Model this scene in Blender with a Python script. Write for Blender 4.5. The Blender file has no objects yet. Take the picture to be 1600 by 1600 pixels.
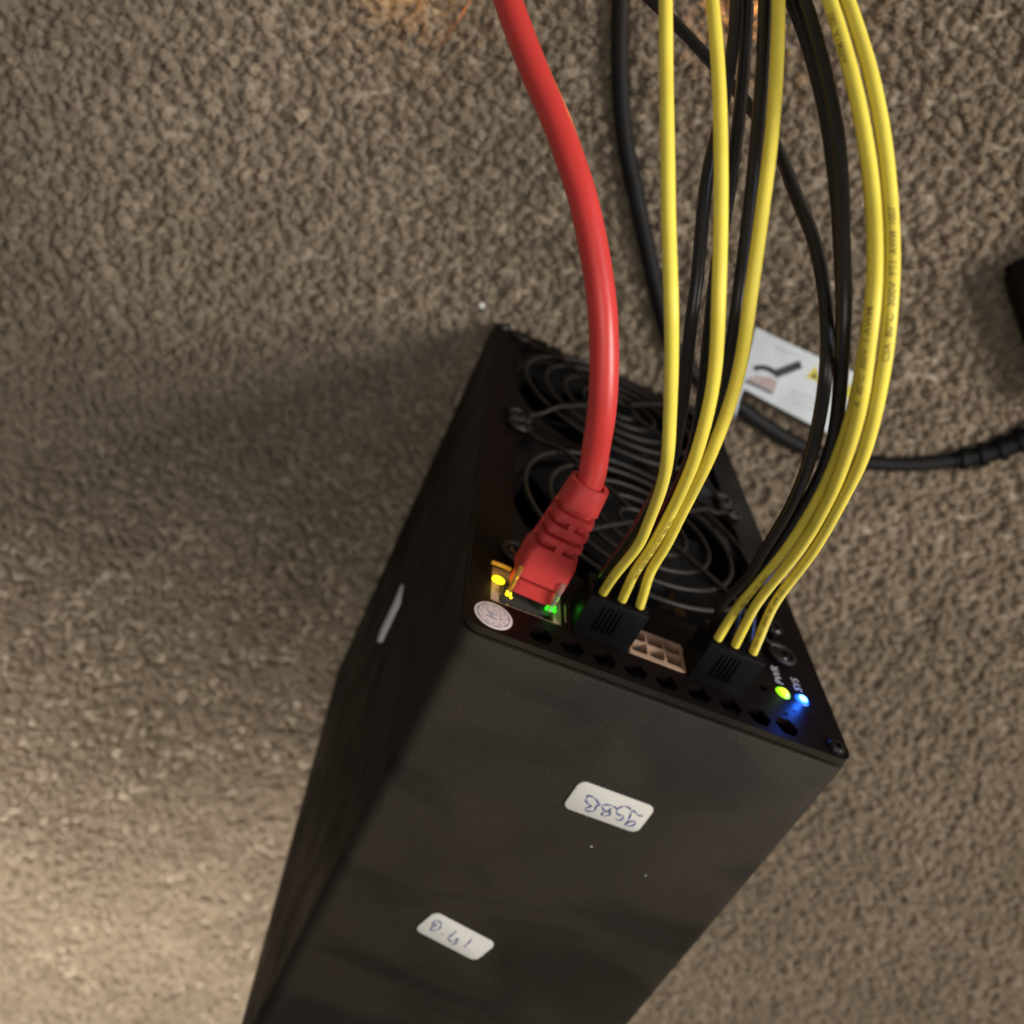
import bpy, bmesh, math, random
import numpy as np
from mathutils import Vector, Matrix

random.seed(7)
RNG = np.random.default_rng(11)
S = 0.001                                   # everything below is written in millimetres
scene = bpy.context.scene
COL = scene.collection

# ------------------------------------------------------------------ camera
cam_data = bpy.data.cameras.new('camera')
cam_data.sensor_width = 36.0
cam_data.lens = 33.915
cam_data.clip_start = 0.005
cam_data.clip_end = 50.0
cam_data.dof.use_dof = True
cam_data.dof.focus_distance = 0.152
cam_data.dof.aperture_fstop = 21.0
cam = bpy.data.objects.new('camera', cam_data)
COL.objects.link(cam)
c_right = Vector((0.913703, 0.406035, -0.016821))
c_up = Vector((-0.360671, 0.791156, -0.493952))
c_fwd = Vector((0.187254, -0.457392, -0.869326))
mw = Matrix((c_right, c_up, -c_fwd)).transposed().to_4x4()
mw.translation = Vector((-32.36, 100.68, 316.46)) * S
cam.matrix_world = mw
scene.camera = cam

# ------------------------------------------------------------------ light of the room
world = bpy.data.worlds.new('World')
scene.world = world
world.use_nodes = True
bg = world.node_tree.nodes['Background']
bg.inputs['Color'].default_value = (1.0, 0.94, 0.88, 1)
bg.inputs['Strength'].default_value = 0.165


def area_light(name, loc, target, size, power, color, spread=180):
    d = bpy.data.lights.new(name, 'AREA')
    d.shape = 'RECTANGLE'
    d.size, d.size_y = size
    d.energy = power
    d.color = color
    d.spread = math.radians(spread)
    o = bpy.data.objects.new(name, d)
    COL.objects.link(o)
    o.location = Vector(loc) * S
    o.rotation_euler = (Vector(target) * S - o.location).to_track_quat('-Z', 'Y').to_euler()
    return o


area_light('room_window', (780, 500, 780), (0, -60, 40), (0.42, 0.42), 19.5, (1.0, 0.94, 0.86))
area_light('floor_lamp', (-190, -420, 950), (-85, -400, 0), (0.16, 0.16), 1.35, (1.0, 0.95, 0.89), 34)  # added narrow spot that brightens the lower-left carpet patch
area_light('ceiling_lamp', (-260, 380, 1250), (0, 60, 100), (0.7, 0.7), 4.2, (1.0, 0.95, 0.88))  # added soft fill for the cables, from above left
area_light('screen_glow', (300, 640, 420), (40, 60, 120), (0.30, 0.20), 0.8, (0.60, 0.76, 1.0))  # added cool light, gives the black wires bluish highlights

scene.view_settings.view_transform = 'Standard'
scene.view_settings.look = 'None'
scene.view_settings.exposure = 0.0
scene.view_settings.gamma = 1.0
scene.cycles.use_denoising = True
scene.cycles.max_bounces = 8

# ------------------------------------------------------------------ materials


def mat(name, color, rough=0.5, metal=0.0, spec=0.5, var=0.0, var_scale=200.0, bump=0.0, bump_scale=900.0,
        rough_var=0.0, rough_scale=60.0, emit=None, emit_strength=0.0, transmission=0.0, ior=1.45, sheen=0.0, sss=0.0):
    m = bpy.data.materials.new(name)
    m.use_nodes = True
    nt = m.node_tree
    b = nt.nodes['Principled BSDF']
    b.inputs['Base Color'].default_value = (*color, 1)
    b.inputs['Roughness'].default_value = rough
    b.inputs['Metallic'].default_value = metal
    b.inputs['Specular IOR Level'].default_value = spec
    b.inputs['Transmission Weight'].default_value = transmission
    b.inputs['IOR'].default_value = ior
    if sheen:
        b.inputs['Sheen Weight'].default_value = sheen
    if sss:
        b.inputs['Subsurface Weight'].default_value = sss
        b.inputs['Subsurface Radius'].default_value = (0.002, 0.001, 0.0006)
    if emit:
        b.inputs['Emission Color'].default_value = (*emit, 1)
        b.inputs['Emission Strength'].default_value = emit_strength
    tc = nt.nodes.new('ShaderNodeTexCoord')
    if var:
        n = nt.nodes.new('ShaderNodeTexNoise')
        n.inputs['Scale'].default_value = var_scale
        n.inputs['Detail'].default_value = 5
        nt.links.new(tc.outputs['Object'], n.inputs['Vector'])
        r = nt.nodes.new('ShaderNodeMapRange')
        r.inputs['From Min'].default_value = 0.25
        r.inputs['From Max'].default_value = 0.75
        r.inputs['To Min'].default_value = 1 - var
        r.inputs['To Max'].default_value = 1 + var
        nt.links.new(n.outputs['Fac'], r.inputs['Value'])
        mx = nt.nodes.new('ShaderNodeMix')
        mx.data_type = 'RGBA'
        mx.blend_type = 'MULTIPLY'
        mx.inputs[0].default_value = 1
        mx.inputs[6].default_value = (*color, 1)
        nt.links.new(r.outputs['Result'], mx.inputs[7])
        nt.links.new(mx.outputs[2], b.inputs['Base Color'])
    if rough_var:
        n = nt.nodes.new('ShaderNodeTexNoise')
        n.inputs['Scale'].default_value = rough_scale
        n.inputs['Detail'].default_value = 3
        nt.links.new(tc.outputs['Object'], n.inputs['Vector'])
        r = nt.nodes.new('ShaderNodeMapRange')
        r.inputs['From Min'].default_value = 0.3
        r.inputs['From Max'].default_value = 0.7
        r.inputs['To Min'].default_value = max(0.02, rough - rough_var)
        r.inputs['To Max'].default_value = min(1.0, rough + rough_var)
        nt.links.new(n.outputs['Fac'], r.inputs['Value'])
        nt.links.new(r.outputs['Result'], b.inputs['Roughness'])
    if bump:
        n = nt.nodes.new('ShaderNodeTexNoise')
        n.inputs['Scale'].default_value = bump_scale
        n.inputs['Detail'].default_value = 3
        nt.links.new(tc.outputs['Object'], n.inputs['Vector'])
        bp = nt.nodes.new('ShaderNodeBump')
        bp.inputs['Strength'].default_value = bump
        bp.inputs['Distance'].default_value = 0.0003
        nt.links.new(n.outputs['Fac'], bp.inputs['Height'])
        nt.links.new(bp.outputs['Normal'], b.inputs['Normal'])
    return m


def add_specks(m, color=(0.5, 0.47, 0.42), scale=330.0, size=0.13, amount=0.5):
    """pale dust flecks scattered over a dark coat"""
    nt = m.node_tree
    b = nt.nodes['Principled BSDF']
    tc = nt.nodes.new('ShaderNodeTexCoord')
    v = nt.nodes.new('ShaderNodeTexVoronoi')
    v.inputs['Scale'].default_value = scale
    nt.links.new(tc.outputs['Object'], v.inputs['Vector'])
    # each cell draws its own fleck size; most cells draw none
    sep = nt.nodes.new('ShaderNodeSeparateColor')
    nt.links.new(v.outputs['Color'], sep.inputs['Color'])
    r = nt.nodes.new('ShaderNodeMapRange')
    r.inputs['From Min'].default_value = 1 - amount
    r.inputs['From Max'].default_value = 1.0
    r.inputs['To Min'].default_value = 0.0
    r.inputs['To Max'].default_value = size
    nt.links.new(sep.outputs[0], r.inputs['Value'])
    lt = nt.nodes.new('ShaderNodeMath')
    lt.operation = 'LESS_THAN'
    nt.links.new(v.outputs['Distance'], lt.inputs[0])
    nt.links.new(r.outputs['Result'], lt.inputs[1])
    mx = nt.nodes.new('ShaderNodeMix')
    mx.data_type = 'RGBA'
    src = b.inputs['Base Color']
    if src.is_linked:
        nt.links.new(src.links[0].from_socket, mx.inputs[6])
    else:
        mx.inputs[6].default_value = src.default_value
    mx.inputs[7].default_value = (*color, 1)
    nt.links.new(lt.outputs[0], mx.inputs[0])
    nt.links.new(mx.outputs[2], src)


M = {}
M['coat'] = mat('black_powder_coat', (0.0175, 0.0140, 0.0098), 0.58, spec=0.14, var=0.30, var_scale=26, bump=0.40, bump_scale=3200, rough_var=0.14, rough_scale=45)
add_specks(M['coat'], amount=0.45, scale=1100, size=0.22, color=(0.036, 0.031, 0.025))


def add_smudges(m, scale=17.0, dark=0.58):
    """greasy hand marks: irregular darker islands in the coat"""
    nt = m.node_tree
    src = nt.nodes['Principled BSDF'].inputs['Base Color']
    tc = nt.nodes.new('ShaderNodeTexCoord')
    mp = nt.nodes.new('ShaderNodeMapping')
    mp.inputs['Rotation'].default_value = (0, 0, 0.5)
    mp.inputs['Scale'].default_value = (1.0, 2.1, 1.0)
    n = nt.nodes.new('ShaderNodeTexNoise')
    n.inputs['Scale'].default_value = scale
    n.inputs['Detail'].default_value = 2.5
    n.inputs['Distortion'].default_value = 0.6
    r = nt.nodes.new('ShaderNodeMapRange')
    r.inputs['From Min'].default_value = 0.50
    r.inputs['From Max'].default_value = 0.60
    r.inputs['To Min'].default_value = 1.0
    r.inputs['To Max'].default_value = dark
    mx = nt.nodes.new('ShaderNodeMix')
    mx.data_type = 'RGBA'
    mx.blend_type = 'MULTIPLY'
    mx.inputs[0].default_value = 1
    nt.links.new(tc.outputs['Object'], mp.inputs['Vector'])
    nt.links.new(mp.outputs['Vector'], n.inputs['Vector'])
    nt.links.new(n.outputs['Fac'], r.inputs['Value'])
    nt.links.new(src.links[0].from_socket, mx.inputs[6])
    nt.links.new(r.outputs['Result'], mx.inputs[7])
    nt.links.new(mx.outputs[2], src)


add_smudges(M['coat'])
M['panel'] = mat('black_panel_paint', (0.0042, 0.0022, 0.0021), 0.45, spec=0.10, var=0.3, var_scale=60, bump=0.25, bump_scale=1800, rough_var=0.1)  # faint red in the base colour stands for the boot's reflection
M['cavity'] = mat('dark_inner_metal', (0.003, 0.003, 0.003), 0.7, spec=0.1, var=0.3)
M['fan'] = mat('black_fan_plastic', (0.004, 0.004, 0.0045), 0.35, spec=0.2, var=0.2)
M['guard'] = mat('bronze_black_wire', (0.0125, 0.0090, 0.0070), 0.55, metal=0.0, spec=0.3, var=0.35, var_scale=300, bump=0.2)
M['screw'] = mat('black_screw_steel', (0.025, 0.024, 0.026), 0.32, metal=0.8, var=0.3, var_scale=500)
M['plug'] = mat('black_nylon', (0.0028, 0.0028, 0.0034), 0.42, spec=0.14, var=0.3, bump=0.2, bump_scale=1200)
M['yellow'] = mat('yellow_pvc', (0.64, 0.525, 0.07), 0.48, spec=0.28, var=0.10, var_scale=120, bump=0.08, bump_scale=700, rough_var=0.08, sss=0.05)
M['black'] = mat('black_pvc', (0.009, 0.0078, 0.0078), 0.34, spec=0.5, var=0.35, var_scale=150, bump=0.15, bump_scale=600, rough_var=0.12)
M['ink_wire'] = mat('printed_wire_ink', (0.24, 0.18, 0.03), 0.6, var=0.5, var_scale=900)
M['red'] = mat('red_pvc', (0.44, 0.032, 0.028), 0.33, spec=0.45, var=0.08, var_scale=90, bump=0.06, bump_scale=500, rough_var=0.08, sss=0.04)
M['boot'] = mat('red_rubber', (0.40, 0.030, 0.028), 0.50, spec=0.35, var=0.12, var_scale=150, bump=0.2, bump_scale=900)
M['cream'] = mat('cream_nylon', (0.28, 0.185, 0.13), 0.5, spec=0.3, var=0.15, var_scale=300)
M['tan'] = mat('tan_port_plastic', (0.33, 0.23, 0.165), 0.4, spec=0.3, var=0.15, var_scale=300)
M['steel'] = mat('spring_steel', (0.30, 0.29, 0.29), 0.3, metal=0.9, var=0.3, var_scale=600)
M['clear'] = mat('clear_polycarbonate', (0.75, 0.72, 0.66), 0.12, transmission=0.85, ior=1.5, spec=0.5)
M['amber_clip'] = mat('amber_lit_clip', (0.40, 0.24, 0.06), 0.15, emit=(0.7, 0.34, 0.02), emit_strength=0.07, transmission=0.6)  # clear clip; LED light painted in as amber tint and emission
M['smoky'] = mat('smoky_polycarbonate', (0.05, 0.047, 0.045), 0.25, transmission=0.3, spec=0.3)
M['paper'] = mat('white_label_paper', (0.44, 0.43, 0.40), 0.55, spec=0.3, var=0.05, var_scale=120, bump=0.1, bump_scale=900)
M['side_paper'] = mat('side_label_paper', (0.78, 0.77, 0.82), 0.6, spec=0.3, var=0.05, var_scale=120)
M['pen'] = mat('blue_ballpoint', (0.035, 0.045, 0.17), 0.5, var=0.45, var_scale=900)
M['seal'] = mat('seal_paper', (0.50, 0.42, 0.42), 0.5, var=0.08, var_scale=300)
M['seal_ink'] = mat('seal_blue_ink', (0.10, 0.12, 0.22), 0.6, var=0.4, var_scale=900)
M['legend'] = mat('grey_legend_print', (0.36, 0.33, 0.31), 0.6, var=0.3, var_scale=900)
M['tag'] = mat('tag_vinyl', (0.40, 0.43, 0.45), 0.5, var=0.10, var_scale=150, rough_var=0.1)
M['tag_black'] = mat('tag_black_print', (0.025, 0.025, 0.03), 0.5, var=0.3)
M['tag_pink'] = mat('tag_pink_print', (0.30, 0.235, 0.235), 0.5, var=0.2, var_scale=500)
M['tag_yellow'] = mat('tag_yellow_print', (0.42, 0.36, 0.03), 0.5, var=0.2, var_scale=500)
M['tag_grey'] = mat('tag_grey_print', (0.33, 0.34, 0.35), 0.5, var=0.3, var_scale=500)
M['cord'] = mat('black_rubber_cord', (0.0065, 0.006, 0.006), 0.6, spec=0.16, var=0.3, var_scale=90, bump=0.2)
M['brick'] = mat('black_adapter_plastic', (0.004, 0.004, 0.004), 0.5, spec=0.15, var=0.3, bump=0.3, bump_scale=900)
M['lint'] = mat('white_lint', (0.34, 0.32, 0.29), 0.8, var=0.1)
M['copper'] = mat('copper_wire', (0.55, 0.25, 0.10), 0.3, metal=1.0, var=0.2)
M['led_green'] = mat('lit_green_led', (0.2, 0.5, 0.02), 0.3, emit=(0.30, 1.0, 0.005), emit_strength=1.5)
M['led_green_core'] = mat('lit_green_led_core', (0.6, 0.6, 0.05), 0.3, emit=(0.85, 1.0, 0.03), emit_strength=1.6)
M['led_blue'] = mat('lit_blue_led', (0.02, 0.1, 0.6), 0.3, emit=(0.010, 0.14, 1.0), emit_strength=1.3)
M['led_blue_core'] = mat('lit_blue_led_core', (0.1, 0.4, 0.8), 0.3, emit=(0.30, 0.85, 1.0), emit_strength=3.0)
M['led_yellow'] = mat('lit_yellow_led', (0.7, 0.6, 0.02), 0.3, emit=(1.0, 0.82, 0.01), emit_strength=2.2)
M['led_port_green'] = mat('lit_port_green_led', (0.05, 0.6, 0.02), 0.3, emit=(0.02, 1.0, 0.015), emit_strength=1.3)
M['amber_pipe'] = mat('amber_light_pipe', (0.45, 0.26, 0.04), 0.2, emit=(0.75, 0.36, 0.02), emit_strength=0.25, transmission=0.3)  # LED light on the tan port edge, painted as amber emission
M['amber_bead'] = mat('lit_amber_bead', (0.9, 0.5, 0.1), 0.3, emit=(1.0, 0.42, 0.05), emit_strength=30.0)

# ------------------------------------------------------------------ mesh helpers


class MB:
    def __init__(self):
        self.v, self.f = [], []

    def add(self, vs, fs):
        k = len(self.v)
        self.v += [tuple(p) for p in vs]
        self.f += [tuple(i + k for i in f) for f in fs]

    def box(self, a, b):
        (x0, y0, z0), (x1, y1, z1) = a, b
        self.add([(x0, y0, z0), (x1, y0, z0), (x1, y1, z0), (x0, y1, z0), (x0, y0, z1), (x1, y0, z1), (x1, y1, z1), (x0, y1, z1)],
                 [(3, 2, 1, 0), (4, 5, 6, 7), (0, 1, 5, 4), (1, 2, 6, 5), (2, 3, 7, 6), (3, 0, 4, 7)])

    def prism(self, poly, axis_map, t0, t1):
        """extrude a 2-D polygon; axis_map(a, b, t) gives the point"""
        n = len(poly)
        vs = [axis_map(a, b, t0) for a, b in poly] + [axis_map(a, b, t1) for a, b in poly]
        self.add(vs, [tuple(range(n))[::-1], tuple(range(n, 2 * n))] + [(i, (i + 1) % n, n + (i + 1) % n, n + i) for i in range(n)])

    def tube(self, path, r, n=12, caps=True, closed=False):
        P = np.array(path, float)
        N = len(P)
        if closed:
            T = np.roll(P, -1, 0) - np.roll(P, 1, 0)
        else:
            T = np.gradient(P, axis=0)
        T /= np.linalg.norm(T, axis=1)[:, None]
        ref = np.array((0, 0, 1.0)) if abs(T[0][2]) < .9 else np.array((1.0, 0, 0))
        u = np.cross(T[0], ref)
        u /= np.linalg.norm(u)
        rs = r if hasattr(r, '__len__') else [r] * N
        vs = []
        for i in range(N):
            u = u - T[i] * (u @ T[i])
            u /= np.linalg.norm(u)
            w = np.cross(T[i], u)
            for k in range(n):
                a = 2 * math.pi * k / n
                vs.append(tuple(P[i] + rs[i] * (u * math.cos(a) + w * math.sin(a))))
        fs = []
        for i in range(N if closed else N - 1):
            j = (i + 1) % N
            for k in range(n):
                fs.append((i * n + k, i * n + (k + 1) % n, j * n + (k + 1) % n, j * n + k))
        if caps and not closed:
            fs.append(tuple(range(n))[::-1])
            fs.append(tuple((N - 1) * n + k for k in range(n)))
        self.add(vs, fs)

    def lathe(self, prof, centre, axis, n=32):
        """prof: list of (radius, height along axis)"""
        ax = Vector(axis).normalized()
        u = ax.orthogonal().normalized()
        w = ax.cross(u)
        c = Vector(centre)
        vs = []
        for r, h in prof:
            for k in range(n):
                a = 2 * math.pi * k / n
                vs.append(tuple(c + ax * h + (u * math.cos(a) + w * math.sin(a)) * max(r, 1e-4)))
        fs = []
        for i in range(len(prof) - 1):
            for k in range(n):
                fs.append((i * n + k, i * n + (k + 1) % n, (i + 1) * n + (k + 1) % n, (i + 1) * n + k))
        self.add(vs, fs + [tuple(range(n))[::-1], tuple((len(prof) - 1) * n + k for k in range(n))])

    def build(self, name, m, parent=None, smooth=True, bevel=0.0, angle=40, seg=2):
        me = bpy.data.meshes.new(name)
        me.from_pydata([(x * S, y * S, z * S) for x, y, z in self.v], [], self.f)
        return finish(me, name, m, parent, smooth, bevel, angle, seg)


def finish(me, name, m, parent=None, smooth=True, bevel=0.0, angle=40, seg=2):
    bm = bmesh.new()
    bm.from_mesh(me)
    bmesh.ops.remove_doubles(bm, verts=bm.verts, dist=1e-7)
    if bevel:
        es = [e for e in bm.edges if len(e.link_faces) == 2 and e.calc_face_angle(0) > math.radians(35)]
        bmesh.ops.bevel(bm, geom=es, offset=bevel * S, segments=seg, profile=0.5, affect='EDGES', clamp_overlap=True)
    bmesh.ops.recalc_face_normals(bm, faces=bm.faces)
    for f in bm.faces:
        f.smooth = smooth
    if smooth:
        for e in bm.edges:
            if len(e.link_faces) != 2 or e.calc_face_angle(0) > math.radians(angle):
                e.smooth = False
    bm.to_mesh(me)
    bm.free()
    me.materials.append(m)
    o = bpy.data.objects.new(name, me)
    COL.objects.link(o)
    if parent:
        o.parent = parent
        o.matrix_parent_inverse = parent.matrix_world.inverted()
    return o


def empty(name, loc):
    o = bpy.data.objects.new(name, None)
    o.empty_display_size = 0.01
    COL.objects.link(o)
    o.matrix_world = Matrix.Translation(Vector(loc) * S)
    return o


def tag(o, label=None, cat=None, group=None, kind=None):
    if label:
        o['label'] = label
    if cat:
        o['category'] = cat
    if group:
        o['group'] = group
    if kind:
        o['kind'] = kind
    return o


def catmull(pts, step=1.2):
    P = [np.array(p, float) for p in pts]
    P = [2 * P[0] - P[1]] + P + [2 * P[-1] - P[-2]]
    out = []
    for i in range(1, len(P) - 2):
        p0, p1, p2, p3 = P[i - 1:i + 3]
        t0 = 0.0
        t1 = t0 + max(np.linalg.norm(p1 - p0), 1e-6) ** .5
        t2 = t1 + max(np.linalg.norm(p2 - p1), 1e-6) ** .5
        t3 = t2 + max(np.linalg.norm(p3 - p2), 1e-6) ** .5
        n = max(2, int(np.linalg.norm(p2 - p1) / step))
        for t in np.linspace(t1, t2, n, endpoint=False):
            a1 = (t1 - t) / (t1 - t0) * p0 + (t - t0) / (t1 - t0) * p1
            a2 = (t2 - t) / (t2 - t1) * p1 + (t - t1) / (t2 - t1) * p2
            a3 = (t3 - t) / (t3 - t2) * p2 + (t - t2) / (t3 - t2) * p3
            b1 = (t2 - t) / (t2 - t0) * a1 + (t - t0) / (t2 - t0) * a2
            b2 = (t3 - t) / (t3 - t1) * a2 + (t - t1) / (t3 - t1) * a3
            out.append((t2 - t) / (t2 - t1) * b1 + (t - t1) / (t2 - t1) * b2)
    out.append(P[-2])
    out = np.array(out)
    for _ in range(3):                       # relax small kinks, ends held
        out[1:-1] = out[1:-1] * .5 + (out[:-2] + out[2:]) * .25
    return out


def rrect(x0, z0, x1, z1, r, n=6):
    pts = []
    for cx, cz, a0 in ((x1 - r, z1 - r, 0), (x0 + r, z1 - r, 90), (x0 + r, z0 + r, 180), (x1 - r, z0 + r, 270)):
        for k in range(n + 1):
            a = math.radians(a0 + 90 * k / n)
            pts.append((cx + r * math.cos(a), cz + r * math.sin(a)))
    return pts


def circle(cx, cz, r, n=28, a0=0.0):
    return [(cx + r * math.cos(a0 + 2 * math.pi * k / n), cz + r * math.sin(a0 + 2 * math.pi * k / n)) for k in range(n)]


def plate(name, outline, holes, y0, y1, m, parent, bevel=0.0):
    """a sheet in the X-Z plane with real cut-outs, between two Y depths"""
    cu = bpy.data.curves.new(name, 'CURVE')
    cu.dimensions = '2D'
    cu.fill_mode = 'BOTH'
    for poly in [outline] + holes:
        sp = cu.splines.new('POLY')
        sp.points.add(len(poly) - 1)
        for p, (a, b) in zip(sp.points, poly):
            p.co = (a, b, 0, 1)
        sp.use_cyclic_u = True
    cu.extrude = abs(y1 - y0) / 2
    tmp = bpy.data.objects.new('tmp', cu)
    COL.objects.link(tmp)
    bpy.context.view_layer.update()
    me = bpy.data.meshes.new_from_object(tmp.evaluated_get(bpy.context.evaluated_depsgraph_get()))
    bpy.data.objects.remove(tmp)
    bpy.data.curves.remove(cu)
    ym = (y0 + y1) / 2
    for v in me.vertices:
        x, z, y = v.co
        v.co = (x * S, (y + ym) * S, z * S)
    me.name = name
    me.materials.clear()
    return finish(me, name, m, parent, smooth=True, bevel=bevel, angle=30, seg=1)


def text_mesh(txt, size, mapper, name, m, parent, cuts=0, thick=0.0, bold=0.0):
    cu = bpy.data.curves.new(name, 'FONT')
    cu.body = txt
    cu.size = size
    cu.offset = bold
    cu.resolution_u = 3
    tmp = bpy.data.objects.new('tmp', cu)
    COL.objects.link(tmp)
    bpy.context.view_layer.update()
    me = bpy.data.meshes.new_from_object(tmp.evaluated_get(bpy.context.evaluated_depsgraph_get()))
    bpy.data.objects.remove(tmp)
    bpy.data.curves.remove(cu)
    if cuts:
        bm = bmesh.new()
        bm.from_mesh(me)
        bmesh.ops.triangulate(bm, faces=bm.faces)
        for _ in range(cuts):
            bmesh.ops.subdivide_edges(bm, edges=[e for e in bm.edges if e.calc_length() > size * .18], cuts=1)
            bmesh.ops.triangulate(bm, faces=bm.faces)
        bm.to_mesh(me)
        bm.free()
    for v in me.vertices:
        q = mapper(v.co.x, v.co.y)
        v.co = (q[0] * S, q[1] * S, q[2] * S)
    me.name = name
    me.materials.clear()
    me.materials.append(m)
    o = bpy.data.objects.new(name, me)
    COL.objects.link(o)
    if parent:
        o.parent = parent
        o.matrix_parent_inverse = parent.matrix_world.inverted()
    return o


def ribbon(mb, pts, width, mapper, taper=True, wobble=0.35):
    """a flat pen stroke: pts are 2-D, mapper(a, b) lifts them onto the surface"""
    q = catmull([(a, b, 0) for a, b in pts], 0.12)[:, :2]
    T = np.gradient(q, axis=0)
    T /= np.linalg.norm(T, axis=1)[:, None] + 1e-9
    Nn = np.stack([-T[:, 1], T[:, 0]], 1)
    k = len(q)
    vs, fs = [], []
    for i in range(k):
        w = width * .5 * (0.8 + wobble * math.sin(i * .37 + len(pts)))
        if taper:
            w *= min(1, .45 + min(i, k - 1 - i) * .2)
        vs += [mapper(*(q[i] - Nn[i] * w)), mapper(*(q[i] + Nn[i] * w))]
    for i in range(k - 1):
        fs.append((2 * i, 2 * i + 1, 2 * i + 3, 2 * i + 2))
    mb.add(vs, fs)

# ------------------------------------------------------------------ centre lines, in millimetres
L_YELLOW_1 = [(25.67, 6.07, 157.72), (24.8, 9.0, 160.3), (23.71, 13.01, 163.32), (21.49, 20.11, 170.07), (19.86, 30.13, 176.74), (16.73, 38.78, 183.31), 
(12.92, 48.01, 190.84), (9.23, 55.15, 196.35), (6.2, 60.92, 197.65), (3.26, 66.44, 198.54), (-1.23, 74.22, 200.2), (-4.94, 81.59, 195.53), (-8.44, 88.99, 
190.55), (-11.44, 96.32, 182.19), (-14.56, 104.11, 173.56), (-15.94, 108.27, 166.46)]
L_YELLOW_2 = [(30.09, 5.91, 158.01), (29.0, 9.0, 160.3), (27.64, 13.21, 162.97), (24.78, 20.97, 169.18), (22.43, 30.7, 175.85), (19.67, 39.54, 182.39), (16.18, 
48.95, 189.9), (13.2, 56.43, 195.38), (11.14, 62.67, 196.64), (8.77, 68.48, 197.5), (3.59, 78.3, 197.94), (0.36, 85.95, 193.22), (-2.85, 93.43, 187.31), 
(-5.55, 99.96, 179.91), (-8.8, 106.63, 172.32), (-10.49, 110.7, 165.21)]
L_YELLOW_3 = [(34.21, 5.74, 158.39), (32.9, 9.0, 160.3), (31.27, 13.43, 162.49), (28.01, 21.2, 167.45), (25.21, 30.79, 174.1), (22.05, 39.5, 180.62), (18.53, 
48.97, 188.1), (15.78, 56.61, 193.54), (14.2, 63.15, 194.75), (12.33, 69.26, 195.55), (7.96, 79.6, 195.9), (5.68, 87.83, 191.08), (3.61, 95.96, 185.07), (1.88, 
103.05, 177.58), (-0.33, 110.32, 169.9), (-1.21, 114.83, 162.74)]
L_BLACK_1 = [(26.13, 6.61, 153.28), (24.8, 9.0, 156.2), (23.14, 12.34, 159.65), (22.33, 13.46, 161.64), (20.05, 27.99, 170.87), (16.71, 40.46, 179.99), (13.8, 
50.42, 186.72), (10.62, 58.23, 189.26), (7.74, 64.71, 189.99), (4.48, 71.68, 191.06), (3.23, 75.58, 190.09), (1.33, 81.2, 186.73), (-0.73, 87.56, 182.94), 
(-1.45, 93.47, 178.06), (-2.16, 99.44, 172.19), (-3.14, 104.69, 166.96), (-4.28, 108.35, 163.18), (-5.45, 112.96, 155.91)]
L_BLACK_2 = [(30.39, 5.82, 154.2), (29.0, 9.0, 156.2), (27.26, 13.32, 158.49), (25.95, 15.97, 160.58), (24.78, 25.95, 166.79), (20.54, 40.57, 177.3), (16.52, 
51.91, 185.03), (13.68, 59.4, 186.53), (10.7, 65.92, 187.22), (6.91, 73.78, 188.38), (5.2, 79.63, 184.94), (3.65, 86.39, 181.05), (2.0, 92.95, 176.27), (0.58, 
99.51, 169.62), (-0.99, 105.45, 163.58), (-2.15, 109.19, 159.75), (-3.14, 113.99, 152.41)]
L_BLACK_3 = [(34.4, 6.04, 153.96), (32.9, 9.0, 156.2), (31.03, 13.05, 158.8), (27.76, 19.16, 163.89), (25.75, 28.67, 170.16), (21.26, 43.01, 180.78), (17.07, 
54.09, 188.61), (14.6, 61.57, 190.19), (12.24, 68.18, 190.96), (8.57, 76.67, 191.82), (6.53, 83.78, 187.64), (4.34, 90.82, 183.46), (2.28, 99.17, 175.41), 
(0.51, 105.56, 168.76), (-0.84, 109.92, 164.25), (-1.79, 114.58, 156.99)]
R_YELLOW_1 = [(51.01, 5.32, 159.87), (50.2, 9.0, 161.2), (49.18, 13.95, 162.66), (47.73, 20.2, 165.25), (42.03, 40.03, 178.05), (36.95, 52.18, 187.17), (31.8, 
62.11, 195.12), (27.03, 71.11, 200.45), (23.16, 78.72, 202.1), (20.37, 85.14, 201.08), (18.57, 90.67, 196.39), (15.93, 96.61, 190.71), (12.37, 102.45, 185.59), 
(8.36, 108.16, 179.43), (4.74, 113.46, 172.02), (3.05, 116.71, 166.11)]
R_YELLOW_2 = [(55.47, 5.61, 159.5), (54.2, 9.0, 161.2), (52.62, 13.59, 163.12), (48.94, 23.08, 168.25), (42.54, 42.4, 181.17), (37.4, 53.32, 189.65), (30.75, 
64.32, 198.97), (25.23, 73.59, 204.46), (21.32, 80.61, 205.46), (18.62, 86.32, 204.63), (17.39, 90.49, 200.7), (15.26, 95.68, 195.57), (12.22, 100.77, 191.09), 
(8.69, 105.75, 186.55), (4.39, 111.9, 178.18), (2.17, 115.52, 171.58)]
R_YELLOW_3 = [(59.83, 5.61, 159.62), (58.4, 9.0, 161.2), (56.62, 13.59, 162.97), (51.85, 24.56, 168.44), (44.6, 43.49, 181.38), (36.27, 58.79, 194.03), (31.57, 
66.82, 200.55), (26.91, 74.47, 204.71), (23.14, 81.53, 205.72), (20.23, 87.14, 204.9), (19.02, 91.31, 200.97), (16.97, 96.51, 195.85), (14.16, 101.68, 191.37), 
(10.73, 106.69, 186.84), (6.12, 113.06, 178.09), (4.06, 116.36, 171.89)]
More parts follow.
